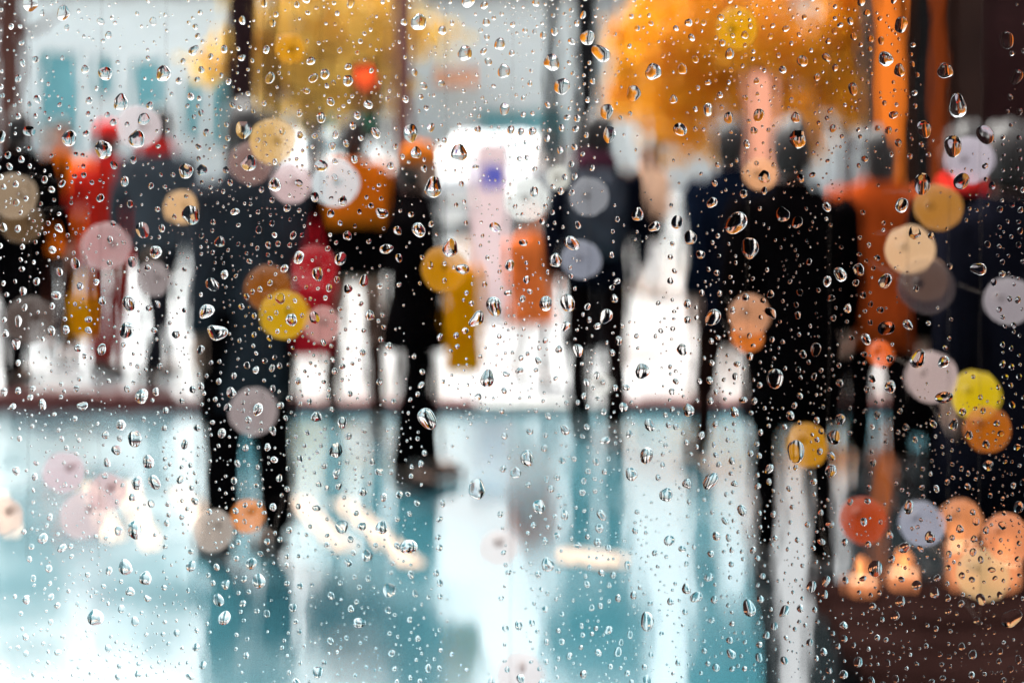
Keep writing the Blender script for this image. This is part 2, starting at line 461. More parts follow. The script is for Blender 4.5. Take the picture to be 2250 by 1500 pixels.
tree('broad pale yellow tree behind the long-coated figure', (gx(690,24),24,0.055), 1.4, 0.13, (0.15,0.5,3.0), (2.15,1.5,1.6), 6000, M['leaf_pale'], M['bark'], 3, leaf=0.16)
tree('tree with red-brown trunk at the left edge of the picture', (gx(18,13.5),13.5,0.055), 2.9, 0.125, (-0.3,0,3.95), (1.1,1.1,0.65), 2600, M['leaf_gold'], M['bark_red'], 5, leaf=0.15)
tree('broad golden tree behind the paired dark-coated walkers', (gx(1650,26),26,0.055), 1.2, 0.15, (0.1,0,2.95), (2.45,1.6,1.95), 8500, M['leaf_gold'], M['bark'], 7, leaf=0.16, clumps=62)
tree('golden tree beside the thick black lamp post', (gx(1445,28),28,0.055), 1.3, 0.12, (0.0,0,3.1), (1.25,1.2,1.6), 5500, M['leaf_gold'], M['bark'], 9, leaf=0.15)
tree('golden tree standing close to the lit shop window', (gx(1862,25),25,0.055), 1.3, 0.10, (0.1,0,2.8), (1.15,1.0,1.8), 6500, M['leaf_gold'], M['bark'], 13, leaf=0.15)
tree('small pale yellow tree next to the traffic light', (gx(790,30.5),30.5,0.055), 1.3, 0.10, (0,0,3.0), (1.2,1.0,1.4), 3000, M['leaf_pale'], M['bark'], 17, leaf=0.15)

# ------------------------------------------------------------------ posts and the traffic light
def lamp_post(label, px, D, r, m, h=4.6):
    t = thing('lamp_post', label, 'lamp post', (gx(px,D), D, 0.055 if D > KD else 0), group='lamp posts on the square')
    MB().lathe([(r*2.1,0),(r*2.1,0.05),(r*1.7,0.10),(r*1.45,0.45),(r*1.05,0.55)], 18).build('base', m, t, smooth=False)
    MB().lathe([(r,0.55),(r*0.97,h*0.5),(r*0.8,h)], 18).build('post', m, t, smooth=True)
    la = MB().lathe([(r*0.7,h),(0.16,h+0.06),(0.2,h+0.1),(0.03,h+0.62)], 12).build('lantern', m, t)
    MB().lathe([(0.15,h+0.101),(0.21,h+0.45),(0.20,h+0.47)], 12).build('glass', M['white_frame'], la)
    return t
lamp_post('thick black lamp post directly behind the backpacker', 1287, 10.5, 0.086, M['black_metal'])
lamp_post('thick dark maroon lamp post above the long-coated figure', 532, 11.5, 0.132, M['maroon_metal'], h=5.2)
lamp_post('slim black lamp post left of the thick black one', 1214, 15, 0.062, M['black_metal'])
lamp_post('slim black lamp post beside the thick dark maroon one', 600, 15.5, 0.05, M['black_metal'])

TD = 19.0
tl = thing('traffic_light', 'traffic light with a lit red lamp on a thin red-brown pole', 'traffic light', (gx(885,TD), TD, 0.055))
MB().lathe([(0.16,0),(0.16,0.05),(0.13,0.06),(0.12,4.4),(0.10,4.42)], 14).build('pole', M['brown_metal'], tl, smooth=False)
hx = gx(805,TD) - gx(885,TD)
zr = CAM_H + (260-170)/FPX*TD - 0.055
MB().tube([(-0.1,0,zr-0.35),(hx+0.1,0,zr-0.35)], 0.03, 8).build('bracket', M['brown_metal'], tl)
hd = MB().box(hx-0.19,hx+0.19,-0.12,0.10,zr-0.85,zr+0.22).build('signal_head', M['black_metal'], tl, bevel=0.03)
M['red_lamp'] = glow('red_signal_lamp', (1.0, 0.10, 0.02), 0.5)
for k, (m, lab) in enumerate(((M['red_lamp'],'lit red lamp'),(mat('amber_lens',(0.2,0.08,0.01),0.2),None),(mat('green_lens',(0.01,0.1,0.05),0.2),None))):
    l = MB().ball((hx,-0.12,zr-0.31*k), 0.15, 0.06, 0.15).build('lens', m, hd, smooth=True)
    if lab: l['label'] = lab

# ------------------------------------------------------------------ signs
SD = 12.0
sg = thing('totem_sign', 'narrow pale pink totem sign with a blue square', 'sign', (gx(1080,SD), SD, 0.055))
M['pink'] = mat('pale_pink_panel', (0.88, 0.66, 0.66), 0.5, 0.05)
M['blue'] = mat('violet_blue_panel', (0.10, 0.11, 0.50), 0.5, 0.05)
MB().box(-0.16,0.16,-0.05,0.05,0.04,1.46).build('panel', M['pink'], sg, bevel=0.02)
MB().box(-0.2,0.2,-0.1,0.1,0,0.04).build('base', M['white_frame'], sg)
MB().box(-0.095,0.095,-0.056,-0.051,1.08,1.27).build('emblem', M['blue'], sg)
LD = 16.0
ls = thing('light_box_sign', 'tall glowing peach light box between the two dark-coated walkers', 'sign', (gx(1672,LD), LD, 0.055))
MB().box(-0.16,0.16,-0.06,0.06,0,2.2).build('case', M['brown_metal'], ls, bevel=0.015)
MB().box(-0.14,0.14,-0.066,-0.061,0.5,2.16).build('light_panel', M['lit_peach'], ls)

# ------------------------------------------------------------------ cars
M['car_white'] = mat('white_car_paint', (0.46,0.48,0.50), 0.25, 0.02, coat=0.6)
M['car_silver'] = mat('pale_silver_car_paint', (0.55,0.57,0.60), 0.3, 0.03, metallic=0.3, coat=0.6)
M['car_glass'] = mat('car_glass', (0.10,0.20,0.24), 0.06, 0.1)
M['tyre'] = mat('tyre_rubber', (0.015,0.015,0.016), 0.8, 0.2)
M['rim'] = mat('wheel_alloy', (0.5,0.5,0.5), 0.3, 0.1, metallic=0.8)
M['headlight'] = glow('headlight', (1.0,0.97,0.95), 8.0)
M['plate'] = mat('number_plate', (0.7,0.7,0.66), 0.4, 0.03)
def car(label, loc, rz, paint):
    """front faces -Y"""
    c = thing('car', label, 'car', loc, rz, group='pale cars with headlights on')
    W = 0.88
    prof = [(-2.1,0.30),(-2.14,0.55),(-2.02,0.78),(-1.2,0.95),(-0.95,0.98),(1.75,1.0),(2.05,0.95),(2.1,0.6),(2.05,0.28)]
    rs = []
    for sx, k in ((-W,0.93),(-W*0.94,1.0),(0,1.02),(W*0.94,1.0),(W,0.93)):
        rs.append([(sx, y*k, 0.62+(z-0.62)*k) for y, z in prof])
    MB().rings(rs).build('body', paint, c)
    cab = [(-0.98,0.97),(-0.28,1.40),(0.05,1.46),(1.1,1.45),(1.95,1.0)]
    rs = [[(sx*(1 if z < 1.2 else 0.83), y, z) for y, z in cab] for sx in (-W*0.93, -W*0.6, W*0.6, W*0.93)]
    MB().rings(rs).build('cabin', paint, c)
    MB().add([(-W*0.8,-0.93,1.015),(W*0.8,-0.93,1.015),(W*0.66,-0.33,1.385),(-W*0.66,-0.33,1.385),
              (-W*0.8,-0.95,1.02),(W*0.8,-0.95,1.02),(W*0.66,-0.35,1.39),(-W*0.66,-0.35,1.39)],
             [(0,3,2,1),(4,5,6,7),(0,1,5,4),(1,2,6,5),(2,3,7,6),(3,0,4,7)]).build('windscreen', M['car_glass'], c)
    for s in (-1,1):
        MB().box(s*W*0.86-0.03, s*W*0.86+0.03, -0.25, 1.2, 1.05, 1.33).xform(Matrix.Identity(4)).build('side_window', M['car_glass'], c)
        MB().ball((s*W*0.72,-2.09,0.64),0.13,0.06,0.075).build('headlight', M['headlight'], c, smooth=True)
        MB().ball((s*(W+0.1),-0.75,1.02),0.09,0.06,0.07).build('mirror', paint, c, smooth=True)
        for y in (-1.35,1.3):
            wx = s*(W-0.08)
            ty = MB().tube([(wx-0.10,y,0.31),(wx-0.08,y,0.31),(wx+0.08,y,0.31),(wx+0.10,y,0.31)],[0.27,0.31,0.31,0.27],20).build('wheel', M['tyre'], c)
            MB().tube([(wx+s*0.095,y,0.31),(wx+s*0.115,y,0.31)],[0.19,0.17],16).build('rim', M['rim'], ty)
    MB().box(-0.5,0.5,-2.165,-2.13,0.42,0.58).build('grille', M['tyre'], c)
    MB().box(-0.26,0.26,-2.185,-2.166,0.44,0.55).build('number_plate', M['plate'], c)
    return c
car('white car with bright headlights behind the pink totem sign', (gx(1095,21),22.5,0.055), R(-14), M['car_white'])
car('pale silver car with bright headlights behind the orange rucksack', (gx(690,25),26.5,0.055), R(22), M['car_silver'])

# ------------------------------------------------------------------ people
M['skin'] = mat('skin', (0.42,0.24,0.17), 0.5, 0.06)
M['hair_dark'] = mat('dark_hair', (0.012,0.007,0.006), 0.5, 0.3, 40)
M['hair_brown'] = mat('brown_hair', (0.035,0.016,0.010), 0.5, 0.3, 40)
M['shoe'] = mat('black_leather', (0.008,0.008,0.009), 0.35, 0.2)
_cl = {}
def cloth(rgb, var=0.25):
    k = tuple(round(c,4) for c in rgb)
    if k not in _cl:
        _cl[k] = mat('cloth_%d' % len(_cl), rgb, 0.9, var, 9, bump=0.2)
        _cl[k].node_tree.nodes['Principled BSDF'].inputs['Specular IOR Level'].default_value = 0.0
    return _cl[k]
BLACK = (0.0028,0.0022,0.0025); CHAR = (0.012,0.012,0.015); NAVY = (0.005,0.008,0.017); GREY = (0.10,0.11,0.125)
SLATE = (0.024,0.026,0.032); MAROON = (0.20,0.014,0.012); RED = (0.75,0.03,0.025); ORANGE = (0.95,0.19,0.01)
VERM = (0.90,0.18,0.04); BROWN = (0.022,0.008,0.006); WHITE = (0.7,0.68,0.67); PEACH = (0.75,0.45,0.30); TEALC = (0.01,0.10,0.15)

def head_mesh(mb, c, s, yaw=0.0):
    """a head with brow, nose, mouth, chin and ears; faces +Y"""
    u, w = 24, 18
    rs = []
    for i in range(w+1):
        t = min(max(math.pi*i/w, 0.03), math.pi-0.03)
        ring = []
        for j in range(u):
            a = 2*math.pi*j/u
            x, y, z = math.sin(t)*math.cos(a), math.sin(t)*math.sin(a), -math.cos(t)
            X_, Y_, Z_ = x*0.077, y*0.098, z*0.118
            if z < 0: X_ *= 1+0.22*z; Y_ += 0.012*(-z)*(1 if y > 0 else 0.2)
            front = max(0.0, y)
            g = lambda cx, cz, sx, sz: math.exp(-((x-cx)/sx)**2-((z-cz)/sz)**2)*front
            Y_ += 0.026*g(0,-0.15,0.16,0.2) + 0.006*g(0,0.22,0.6,0.1) - 0.012*(g(0.38,0.05,0.2,0.12)+g(-0.38,0.05,0.2,0.12))
            Y_ += 0.007*g(0,-0.5,0.3,0.06) - 0.006*g(0,-0.58,0.3,0.04) + 0.010*g(0,-0.85,0.3,0.15)
            ear = math.exp(-((abs(x)-0.98)/0.14)**2-((z+0.02)/0.25)**2-((y+0.05)/0.3)**2)
            X_ += math.copysign(0.016, x)*ear
            ring.append((X_*s, Y_*s, Z_*s))
        rs.append(ring)
    q = Matrix.Translation(c) @ Matrix.Rotation(yaw, 4, 'Z')
    mb.rings([[tuple(q @ Vector(p)) for p in r] for r in rs])

def person(label, px, D, H, face, coat, trousers, hem=0.82, hairm='hair_dark', hair='short', legs=((12,8),(-14,18)),
           arms=((-16,15),(14,20)), bulk=1.0, z0=None, hat=None, scarf=None, flare=1.0, leg_w=1.0):
    """face: heading in degrees, 0 = walking away from the window (+Y), 180 = towards it"""
    s = H/1.75
    ground = 0.055 if D > KD + 0.14 else (0.062 if D > KD else 0.0)
    z0 = ground if z0 is None else z0
    t = thing('person', label, 'person', (gx(px,D), D, z0), -R(face), group='people walking in the rain')
    J = {}
    rotx = lambda a: Matrix.Rotation(a, 3, 'X')
    for i, side in enumerate((-1, 1)):
        hp, kf = legs[i]
        hip = Vector((side*0.095, 0, 0.92)); dirn = rotx(R(hp)) @ Vector((0,0,-1))
        knee = hip + dirn*0.42
        ank = knee + (rotx(R(hp-kf)) @ Vector((0,0,-1)))*0.42
        pitch = R((hp-kf)*0.55 if hp-kf < 0 else 0)
        toe = ank + (rotx(pitch) @ Vector((0,0.17,-0.055)))
        J['hip%d'%i], J['knee%d'%i], J['ank%d'%i], J['toe%d'%i] = hip, knee, ank, toe
        ap, ef = arms[i]
        sh = Vector((side*0.185, 0, 1.415)); out = Matrix.Rotation(-side*R(9), 3, 'Y')
        el = sh + (rotx(R(ap)) @ (out @ Vector((0,0,-0.285))))
        wr = el + (rotx(R(ap+ef)) @ (Matrix.Rotation(-side*R(3),3,'Y') @ Vector((0,0,-0.25))))
        hd_ = wr + (wr-el).normalized()*0.09
        J['sh%d'%i], J['el%d'%i], J['wr%d'%i], J['hd%d'%i] = sh, el, wr, hd_
    low = min(min(J['ank%d'%i].z-0.085, J['toe%d'%i].z-0.03) for i in (0,1))
    up = Vector((0,0,-low))
    for k in J: J[k] = J[k] + up
    pel, sp, ch, nb, nt_ = [Vector((0,y,z))+up for y, z in ((0,0.95),(0,1.12),(0.005,1.30),(0,1.45),(0.012,1.53))]
    headc = Vector((0,0.02,1.635))+up
    # --- body: one skinned figure
    vs = [pel, sp, ch, nb, nt_, headc]; rad = [(0.12,0.10),(0.11,0.09),(0.13,0.10),(0.06,0.06),(0.05,0.05),(0.05,0.05)]
    ed = [(0,1),(1,2),(2,3),(3,4),(4,5)]
    for i in (0,1):
        b0 = len(vs)
        vs += [J['hip%d'%i], J['knee%d'%i], J['ank%d'%i], J['toe%d'%i]]; rad += [(0.082,0.085),(0.055,0.058),(0.038,0.042),(0.035,0.024)]
        ed += [(0,b0),(b0,b0+1),(b0+1,b0+2),(b0+2,b0+3)]
        b0 = len(vs)
        vs += [J['sh%d'%i], J['el%d'%i], J['wr%d'%i], J['hd%d'%i]]; rad += [(0.055,0.055),(0.040,0.040),(0.026,0.022),(0.034,0.014)]
        ed += [(2,b0),(b0,b0+1),(b0+1,b0+2),(b0+2,b0+3)]
    roots = [0]
    for i, side in enumerate((-1,1)):
        ax = (J['hd%d'%i]-J['wr%d'%i]).normalized(); fwd = Vector((0,1,0)); fwd = (fwd-ax*fwd.dot(ax)).normalized(); inn = Vector((-side,0,0))
        for k, (o_, ln) in enumerate(((-0.028,0.062),(-0.010,0.078),(0.009,0.084),(0.027,0.072),(0.036,0.055))):
            thumb = k == 4
            a = (J['wr%d'%i] + ax*0.035 + fwd*0.03) if thumb else (J['hd%d'%i] + fwd*o_ - ax*0.012)
            dv = (ax*0.7+fwd*0.7).normalized() if thumb else ax
            b_ = a + dv*ln*0.55; c_ = b_ + (dv+inn*0.55).normalized()*ln*0.5
            b0 = len(vs); roots.append(b0)
            vs += [a, b_, c_]; rad += [(0.010,0.010),(0.009,0.009),(0.007,0.007)]; ed += [(b0,b0+1),(b0+1,b0+2)]
    me = bpy.data.meshes.new('body'); me.from_pydata([tuple(v*s) for v in vs], ed, [])
    o = bpy.data.objects.new('skin_cage', me); COL.objects.link(o)
    o.modifiers.new('skin','SKIN'); sb = o.modifiers.new('sub','SUBSURF'); sb.levels = 1; sb.render_levels = 1
    for v, r_ in zip(me.skin_vertices[0].data, rad):
        v.radius = (r_[0]*s, r_[1]*s); v.use_root = False
    for r_ in roots: me.skin_vertices[0].data[r_].use_root = True
    dg = bpy.context.evaluated_depsgraph_get()
    bm = bmesh.new(); bm.from_mesh(o.evaluated_get(dg).to_mesh())
    bpy.data.objects.remove(o)
    hm = MB(); head_mesh(hm, headc*s, s)
    tmp = hm.mesh('head'); bm.from_mesh(tmp)
    body = bpy.data.meshes.new('body'); bm.to_mesh(body); bm.free()
    body.polygons.foreach_set('use_smooth', [True]*len(body.polygons))
    link('body', body, M['skin'], t)
    S = lambda p: Vector(p)*s
    # --- trousers
    tr = MB()
    for i in (0,1):
        h_, k_, a_ = J['hip%d'%i], J['knee%d'%i], J['ank%d'%i]
        tr.tube([S(h_+Vector((0,0,0.05))), S(h_), S(h_.lerp(k_,0.5)), S(k_), S(k_.lerp(a_,0.5)), S(a_+Vector((0,0,0.02)))],
                [r*s*leg_w for r in (0.095,0.105*bulk,0.092*bulk,0.074,0.068,0.062)], 12)
    tr.tube([S(pel+Vector((0,0,-0.06))), S(pel), S(pel+Vector((0,0,0.14)))], [(0.17*s,0.115*s),(0.175*s,0.125*s),(0.15*s,0.115*s)], 14)
    tr.build('trousers', cloth(trousers), t, smooth=True)
    # --- shoes
    for i in (0,1):
        a_, to = J['ank%d'%i], J['toe%d'%i]
        back = a_ + (a_-to).normalized()*0.055 + Vector((0,0,-0.035))
        MB().tube([S(back), S(a_+Vector((0,0,-0.035))), S(a_.lerp(to,0.5)+Vector((0,0,-0.022))), S(to+Vector((0,0,-0.003))), S(to+(to-a_).normalized()*0.035+Vector((0,0,0.012)))],
                  [(0.030*s,0.042*s),(0.042*s,0.052*s),(0.043*s,0.042*s),(0.044*s,0.030*s),(0.02*s,0.012*s)], 12).build('shoe', M['shoe'], t, smooth=True)
    # --- coat: lofted trunk with skirt, sleeves
    co = MB(); n = 20; rs = []
    prof = [(hem, (0.235 if hem < 0.75 else 0.205)*flare, (0.185 if hem < 0.75 else 0.15)*flare), (0.5*hem+0.5*0.98, 0.21*(0.5+0.5*flare),0.16*(0.5+0.5*flare)), (1.0,0.19,0.145),(1.14,0.185,0.14),(1.30,0.205,0.145),(1.40,0.205,0.13),(1.455,0.15,0.10),(1.50,0.082,0.08),(1.525,0.078,0.078)]
    if hem > 0.93: prof = [(hem,0.19,0.145)] + prof[3:]
    for z, rx, ry in prof:
        rs.append([tuple(S(Vector((rx*bulk*math.cos(2*math.pi*j/n), ry*bulk*math.sin(2*math.pi*j/n)*(1+0.06*math.sin(3*2*math.pi*j/n+z*9)), z))+up*s/s)) if False else
                   tuple((Vector((rx*bulk*math.cos(2*math.pi*j/n)*(1+0.03*math.sin(5*2*math.pi*j/n+z*11)), ry*bulk*math.sin(2*math.pi*j/n)*(1+0.05*math.sin(4*2*math.pi*j/n+z*9)), z))+up)*s) for j in range(n)])
    co.rings(rs)
    for i in (0,1):
        a_, e_, w_ = J['sh%d'%i], J['el%d'%i], J['wr%d'%i]
        inn = Vector((-0.03 if i else 0.03, 0, 0.015))
        co.tube([S(a_+inn), S(a_.lerp(e_,0.12)), S(a_.lerp(e_,0.6)), S(e_), S(e_.lerp(w_,0.5)), S(w_)], [r*s*bulk for r in (0.070,0.080,0.070,0.062,0.056,0.048)], 12)
    co.build('coat', cloth(coat), t, smooth=True)
    # --- hair / hat / scarf
    hb = MB(); u, w = 20, 12; rs = []
    for i in range(w+1):
        th = max(0.03, math.pi*0.80*i/w)
        ring = []
        for j in range(u):
            a = 2*math.pi*j/u; y = math.sin(th)*math.sin(a); z = math.cos(th)
            k = 1.10 + 0.025*math.sin(5*a+3*th)
            if y > 0.12 and z < 0.42: k = 0.80           # the face stays free
            X_, Y_, Z_ = math.sin(th)*math.cos(a)*0.079*k, y*0.098*k-0.006, z*0.118*k
            if hair == 'long' and y < 0.12 and z < 0.15: Z_ -= 0.16*(0.15-z)
            ring.append(tuple((headc+Vector((X_,Y_,Z_+0.004)))*s))
        rs.append(ring)
    hb.rings(list(reversed(rs)))
    if hair == 'bun': hb.ball(tuple((headc+Vector((0,-0.10,0.09)))*s), 0.05*s)
    hb.build('hair', M[hairm], t, smooth=True)
    if hat:
        c0 = headc*s
        ht = MB().lathe([(0.098*s,0.035*s),(0.104*s,0.05*s),(0.103*s,0.075*s),(0.09*s,0.115*s),(0.05*s,0.145*s),(0.01*s,0.152*s)], 18, tuple(c0))
        ht.build('hat', cloth(hat), t, smooth=True)
    if scarf:
        MB().lathe([(0.075*s,1.46*s),(0.105*s,1.475*s),(0.11*s,1.505*s),(0.095*s,1.54*s),(0.07*s,1.55*s)], 16, (0,0,up.z*s)).build('scarf', cloth(scarf), t, smooth=True)
    t['_j'] = 0
    del t['_j']
    return t, {k: v*s for k, v in J.items()}, s

def backpack(p, s, color, w=0.30, h=0.42, z=1.02, tag_label=None):
    bp = MB()
    rs = []
    for zz, k in ((0,0.85),(0.03,1),(0.25,1),(0.36,0.95),(h,0.62)):
        rs.append([(math.copysign(abs(math.cos(a))**0.5, math.cos(a))*w/2*k*s, (-0.215+math.copysign(abs(math.sin(a))**0.5, math.sin(a))*0.085*k)*s, (z+zz)*s) for a in [2*math.pi*j/16 for j in range(16)]])
    bp.rings(rs)
    o = bp.build('backpack', cloth(color), p, smooth=True)
    for sx in (-1,1):
        MB().tube([(sx*0.09*s,-0.14*s,(z+h*0.95)*s),(sx*0.10*s,-0.03*s,1.50*s),(sx*0.115*s,0.13*s,1.40*s),(sx*0.13*s,0.165*s,1.25*s),(sx*0.15*s,0.10*s,1.05*s),(sx*0.14*s,-0.14*s,(z+0.05)*s)], 0.016*s, 8, flat=0.5).build('strap', cloth(BLACK), o)
    MB().box(-0.10*s,0.10*s,-0.325*s,-0.298*s,(z+0.06)*s,(z+0.2)*s).build('pocket', cloth(color), o, bevel=0.008)
    return o

def bag(label, loc, w, d, h, color, rz=0.0, handle=0.16):
    """a soft carrier bag held in a hand: a thing of its own; loc is the top of the handles"""
    b = thing('bag', label, 'bag', (loc[0], loc[1], loc[2]-handle-h), rz)
    rs = []
    for zz, k in ((0,0.92),(0.03,1.0),(h*0.5,1.06),(h*0.9,1.0),(h,0.94)):
        rs.append([(math.copysign(abs(math.cos(a))**0.45, math.cos(a))*w/2*k, math.copysign(abs(math.sin(a))**0.45, math.sin(a))*d/2*k, zz) for a in [2*math.pi*j/20 for j in range(20)]])
    MB().rings(rs).build('pouch', cloth(color), b, smooth=True)
    for sy in (-1,1):
        MB().tube([(-w*0.22,sy*d*0.3,h-0.02),(-w*0.16,sy*d*0.2,h+handle*0.7),(0,0,h+handle),(w*0.16,sy*d*0.2,h+handle*0.7),(w*0.22,sy*d*0.3,h-0.02)], 0.008, 8).build('handle', cloth(color), b)
    return b

def hand_of(pt, i):
    p, J, s = pt
    bpy.context.view_layer.update()
    return p.matrix_world @ (J['hd%d'%i])

# far left
person('person in black jacket cut by the left edge of the picture', 42, 8.75, 1.70, 15, BLACK, BLACK, hem=0.90, legs=((10,3),(-12,6)), bulk=1.15)
person('person in bright orange coat behind the black jacket at left', 128, 9.9, 1.66, 170, ORANGE, BROWN, hem=0.80, hairm='hair_brown', legs=((14,4),(-14,14)), bulk=0.95)
# left pair near the kerb
A2 = person('person in red coat and red hat beside the grey jacket walker', 236, 9.2, 1.60, 10, (0.62,0.025,0.015), MAROON, hem=0.80, hat=RED, scarf=RED, legs=((5,4),(-6,6)), bulk=0.9, leg_w=0.8)
A = person('person in slate grey jacket with red scarf near the kerb', 345, 8.8, 1.74, 15, (0.055,0.06,0.07), CHAR, hem=0.88, scarf=RED, legs=((18,4),(-16,10)), bulk=0.98, leg_w=0.8)
# tall figure by the post
B = person('tall person in long charcoal coat, nearest of those at left', 545, 5.55, 1.76, -38, (0.030,0.033,0.040), BLACK, hem=0.60, flare=0.74, leg_w=1.10, legs=((3,2),(-3,3)), bulk=0.95, hairm='hair_dark')
bag('crimson bag held by the tall long-coated person', (gx(690,5.5), 5.5, 1.33), 0.15, 0.10, 0.27, (0.5,0.012,0.02), handle=0.25)
# centre-left group
C1 = person('person in black coat wearing an orange rucksack', 778, 7.9, 1.72, -12, BLACK, BROWN, hem=0.88, legs=((17,4),(-17,8)), hair='bun', bulk=0.95, leg_w=0.72)
backpack(C1[0], C1[2], (0.75,0.15,0.008), w=0.34, h=0.30, z=1.16)
C2 = person('person in black coat striding past with an amber bag', 912, 6.65, 1.57, 80, BLACK, BLACK, hem=0.72, hat=(0.7,0.17,0.02), legs=((6,2),(-2,6)), arms=((-8,12),(20,12)), bulk=1.0)
bag('tall amber yellow bag carried by the striding person in black', (gx(1020,6.45), 6.45, 1.18), 0.16, 0.12, 0.46, (1.0,0.30,0.002), handle=0.14)
bag('small yellow bag beside the red coat', (gx(182,9.1), 9.1, 0.74), 0.13, 0.08, 0.26, (1.0,0.34,0.003))
# child and small far figures
person('child-sized person in orange-red coat, orange hat and pale trousers', 1170, 9.0, 1.08, 165, VERM, WHITE, hem=0.62, hat=VERM, legs=((10,4),(-10,10)), hairm='hair_brown', bulk=1.12)
F1 = person('small distant person in peach coat beside the backpacker', 1420, 13.5, 1.40, 175, PEACH, WHITE, hem=0.7, hairm='hair_brown', legs=((8,4),(-8,8)))
bag('small black bag held by the peach-coated person', (gx(1442,13.3), 13.3, 0.95), 0.18, 0.12, 0.22, BLACK)
# backpacker
Dp = person('backpacker in navy jacket with grey backpack and dark trousers', 1312, 7.6, 1.73, 5, (0.006,0.007,0.013), (0.008,0.004,0.004), hem=0.84, hairm='hair_dark', legs=((12,3),(-11,6)), scarf=(0.10,0.03,0.05), bulk=0.95, leg_w=0.9)
backpack(Dp[0], Dp[2], (0.055,0.06,0.075), w=0.27, h=0.44)
# right pair
E1 = person('person in navy coat walking left of the large black-coated one', 1608, 6.95, 1.70, -15, NAVY, BROWN, hem=0.74, legs=((14,3),(-12,8)), bulk=0.95, leg_w=0.9)
E2 = person('large person in black coat walking away, nearest right of centre', 1742, 5.3, 1.70, 4, BLACK, BLACK, hem=0.60, flare=0.82, legs=((7,3),(-7,5)), bulk=1.0, leg_w=0.78)
F = person('person in rust orange coat standing before the lit shop window', 1930, 6.9, 1.66, 12, (0.40,0.058,0.010), BLACK, hem=0.66, legs=((8,4),(-12,10)), hair='long', bulk=0.95)
person('person in black coat and red scarf right of the rust-coated one', 2128, 5.6, 1.68, -10, BLACK, BLACK, hem=0.5, scarf=RED, legs=((6,4),(-8,8)), bulk=1.15)
person('person in near-black coat filling the right edge of the picture', 2220, 4.6, 1.68, -8, (0.006,0.006,0.010), BLACK, hem=0.5, legs=((4,2),(-5,4)), bulk=1.15)

# ------------------------------------------------------------------ cafe table with tea lights just outside
M['table_wood'] = mat('wet_dark_brown_wood', (0.010,0.0045,0.004), 0.6, 0.4, 5)
M['table_wood'].node_tree.nodes['Principled BSDF'].inputs['Specular IOR Level'].default_value = 0.0
tb = thing('cafe_table', 'dark brown wooden table outside the window at lower right', 'table', (1.22, 2.62, 0))
for k in range(6):
    y0 = -0.40 + k*0.134
    MB().box(-0.60,0.60,y0,y0+0.128,0.715,0.742).build('plank', M['table_wood'], tb, bevel=0.004)
MB().box(-0.55,0.55,-0.34,0.34,0.66,0.7145).build('apron', M['table_wood'], tb)
for sx in (-1,1):
    for sy in (-1,1):
        MB().tube([(sx*0.52,sy*0.32,0.66),(sx*0.54,sy*0.34,0.0)],[0.03,0.022],8).build('leg', M['black_metal'], tb)
M['flame'] = glow('candle_flame', (1.0,0.32,0.10), 1.2)
M['jar'] = glow('glowing_amber_candle_glass', (1.0,0.34,0.14), 0.34)
M['wax'] = mat('candle_wax', (0.7,0.5,0.3), 0.5, 0.05)
for (px, py, lab) in ((1893,1238,'candle jar on the dark table, leftmost of the row'),(1985,1222,'candle jar on the dark table, second from the left'),
                      (2110,1165,'candle jar on the dark table below the yellow bulb'),(2205,1195,'candle jar on the dark table at the right edge of the picture')):
    D = (CAM_H-0.80)*FPX/(py-260)
    D = min(D, 2.98)
    j = thing('candle_jar', lab, 'candle', (gx(px,D), D, 0.7425), group='candle jars on the table')
    zf = CAM_H-(py-260)/FPX*D-0.7425
    zf = max(zf, 0.055)
    MB().lathe([(0.026,0),(0.030,0.004),(0.031,zf-0.03),(0.028,zf-0.03),(0.026,0.008),(0.001,0.008)],16).build('jar', M['jar'], j)
    MB().lathe([(0.024,0.009),(0.024,zf-0.036),(0.002,zf-0.034)],14).build('wax', M['wax'], j)
    MB().lathe([(0.002,zf-0.033),(0.009,zf-0.012),(0.010,zf),(0.006,zf+0.009),(0.001,zf+0.014)],10).build('flame', M['flame'], j, smooth=True)

# ------------------------------------------------------------------ added light strings, standing in for blurred lights
M['stand_in_wire'] = mat('stand_in_copper_wire', (0.06,0.035,0.02), 0.6, 0.2)
EXPO = 2 ** scene.view_settings.exposure
def disc_mat(rgb):
    """globe standing in for a blurred light, glowing evenly; rgb is how bright it shows beside the street"""
    c = [v / EXPO * 1.2 for v in srgb(*rgb)]
    m = bpy.data.materials.new('stand_in_glow')
    m.use_nodes = True
    p = m.node_tree.nodes['Principled BSDF']
    p.inputs['Base Color'].default_value = (0.02, 0.02, 0.02, 1)
    p.inputs['Roughness'].default_value = 0.8
    p.inputs['Specular IOR Level'].default_value = 0.1
    p.inputs['Emission Strength'].default_value = 1.0
    lw = m.node_tree.nodes.new('ShaderNodeTexNoise'); lw.inputs['Scale'].default_value = 60      # glow a little uneven
    tc = m.node_tree.nodes.new('ShaderNodeTexCoord')
    m.node_tree.links.new(tc.outputs['Object'], lw.inputs['Vector'])
    rp = m.node_tree.nodes.new('ShaderNodeValToRGB')
    rp.color_ramp.elements[0].color = (*[v*0.86 for v in c], 1); rp.color_ramp.elements[1].color = (*[v*1.14 for v in c], 1)
    m.node_tree.links.new(lw.outputs['Fac'], rp.inputs['Fac'])
    m.node_tree.links.new(rp.outputs['Color'], p.inputs['Emission Color'])
    tp = m.node_tree.nodes.new('ShaderNodeBsdfTransparent'); mx = m.node_tree.nodes.new('ShaderNodeMixShader')
    mx.inputs[0].default_value = 0.50                                   # half see-through, two walls
    m.node_tree.links.new(p.outputs[0], mx.inputs[1]); m.node_tree.links.new(tp.outputs[0], mx.inputs[2])
    m.node_tree.links.new(mx.outputs[0], m.node_tree.nodes['Material Output'].inputs['Surface'])
    return m
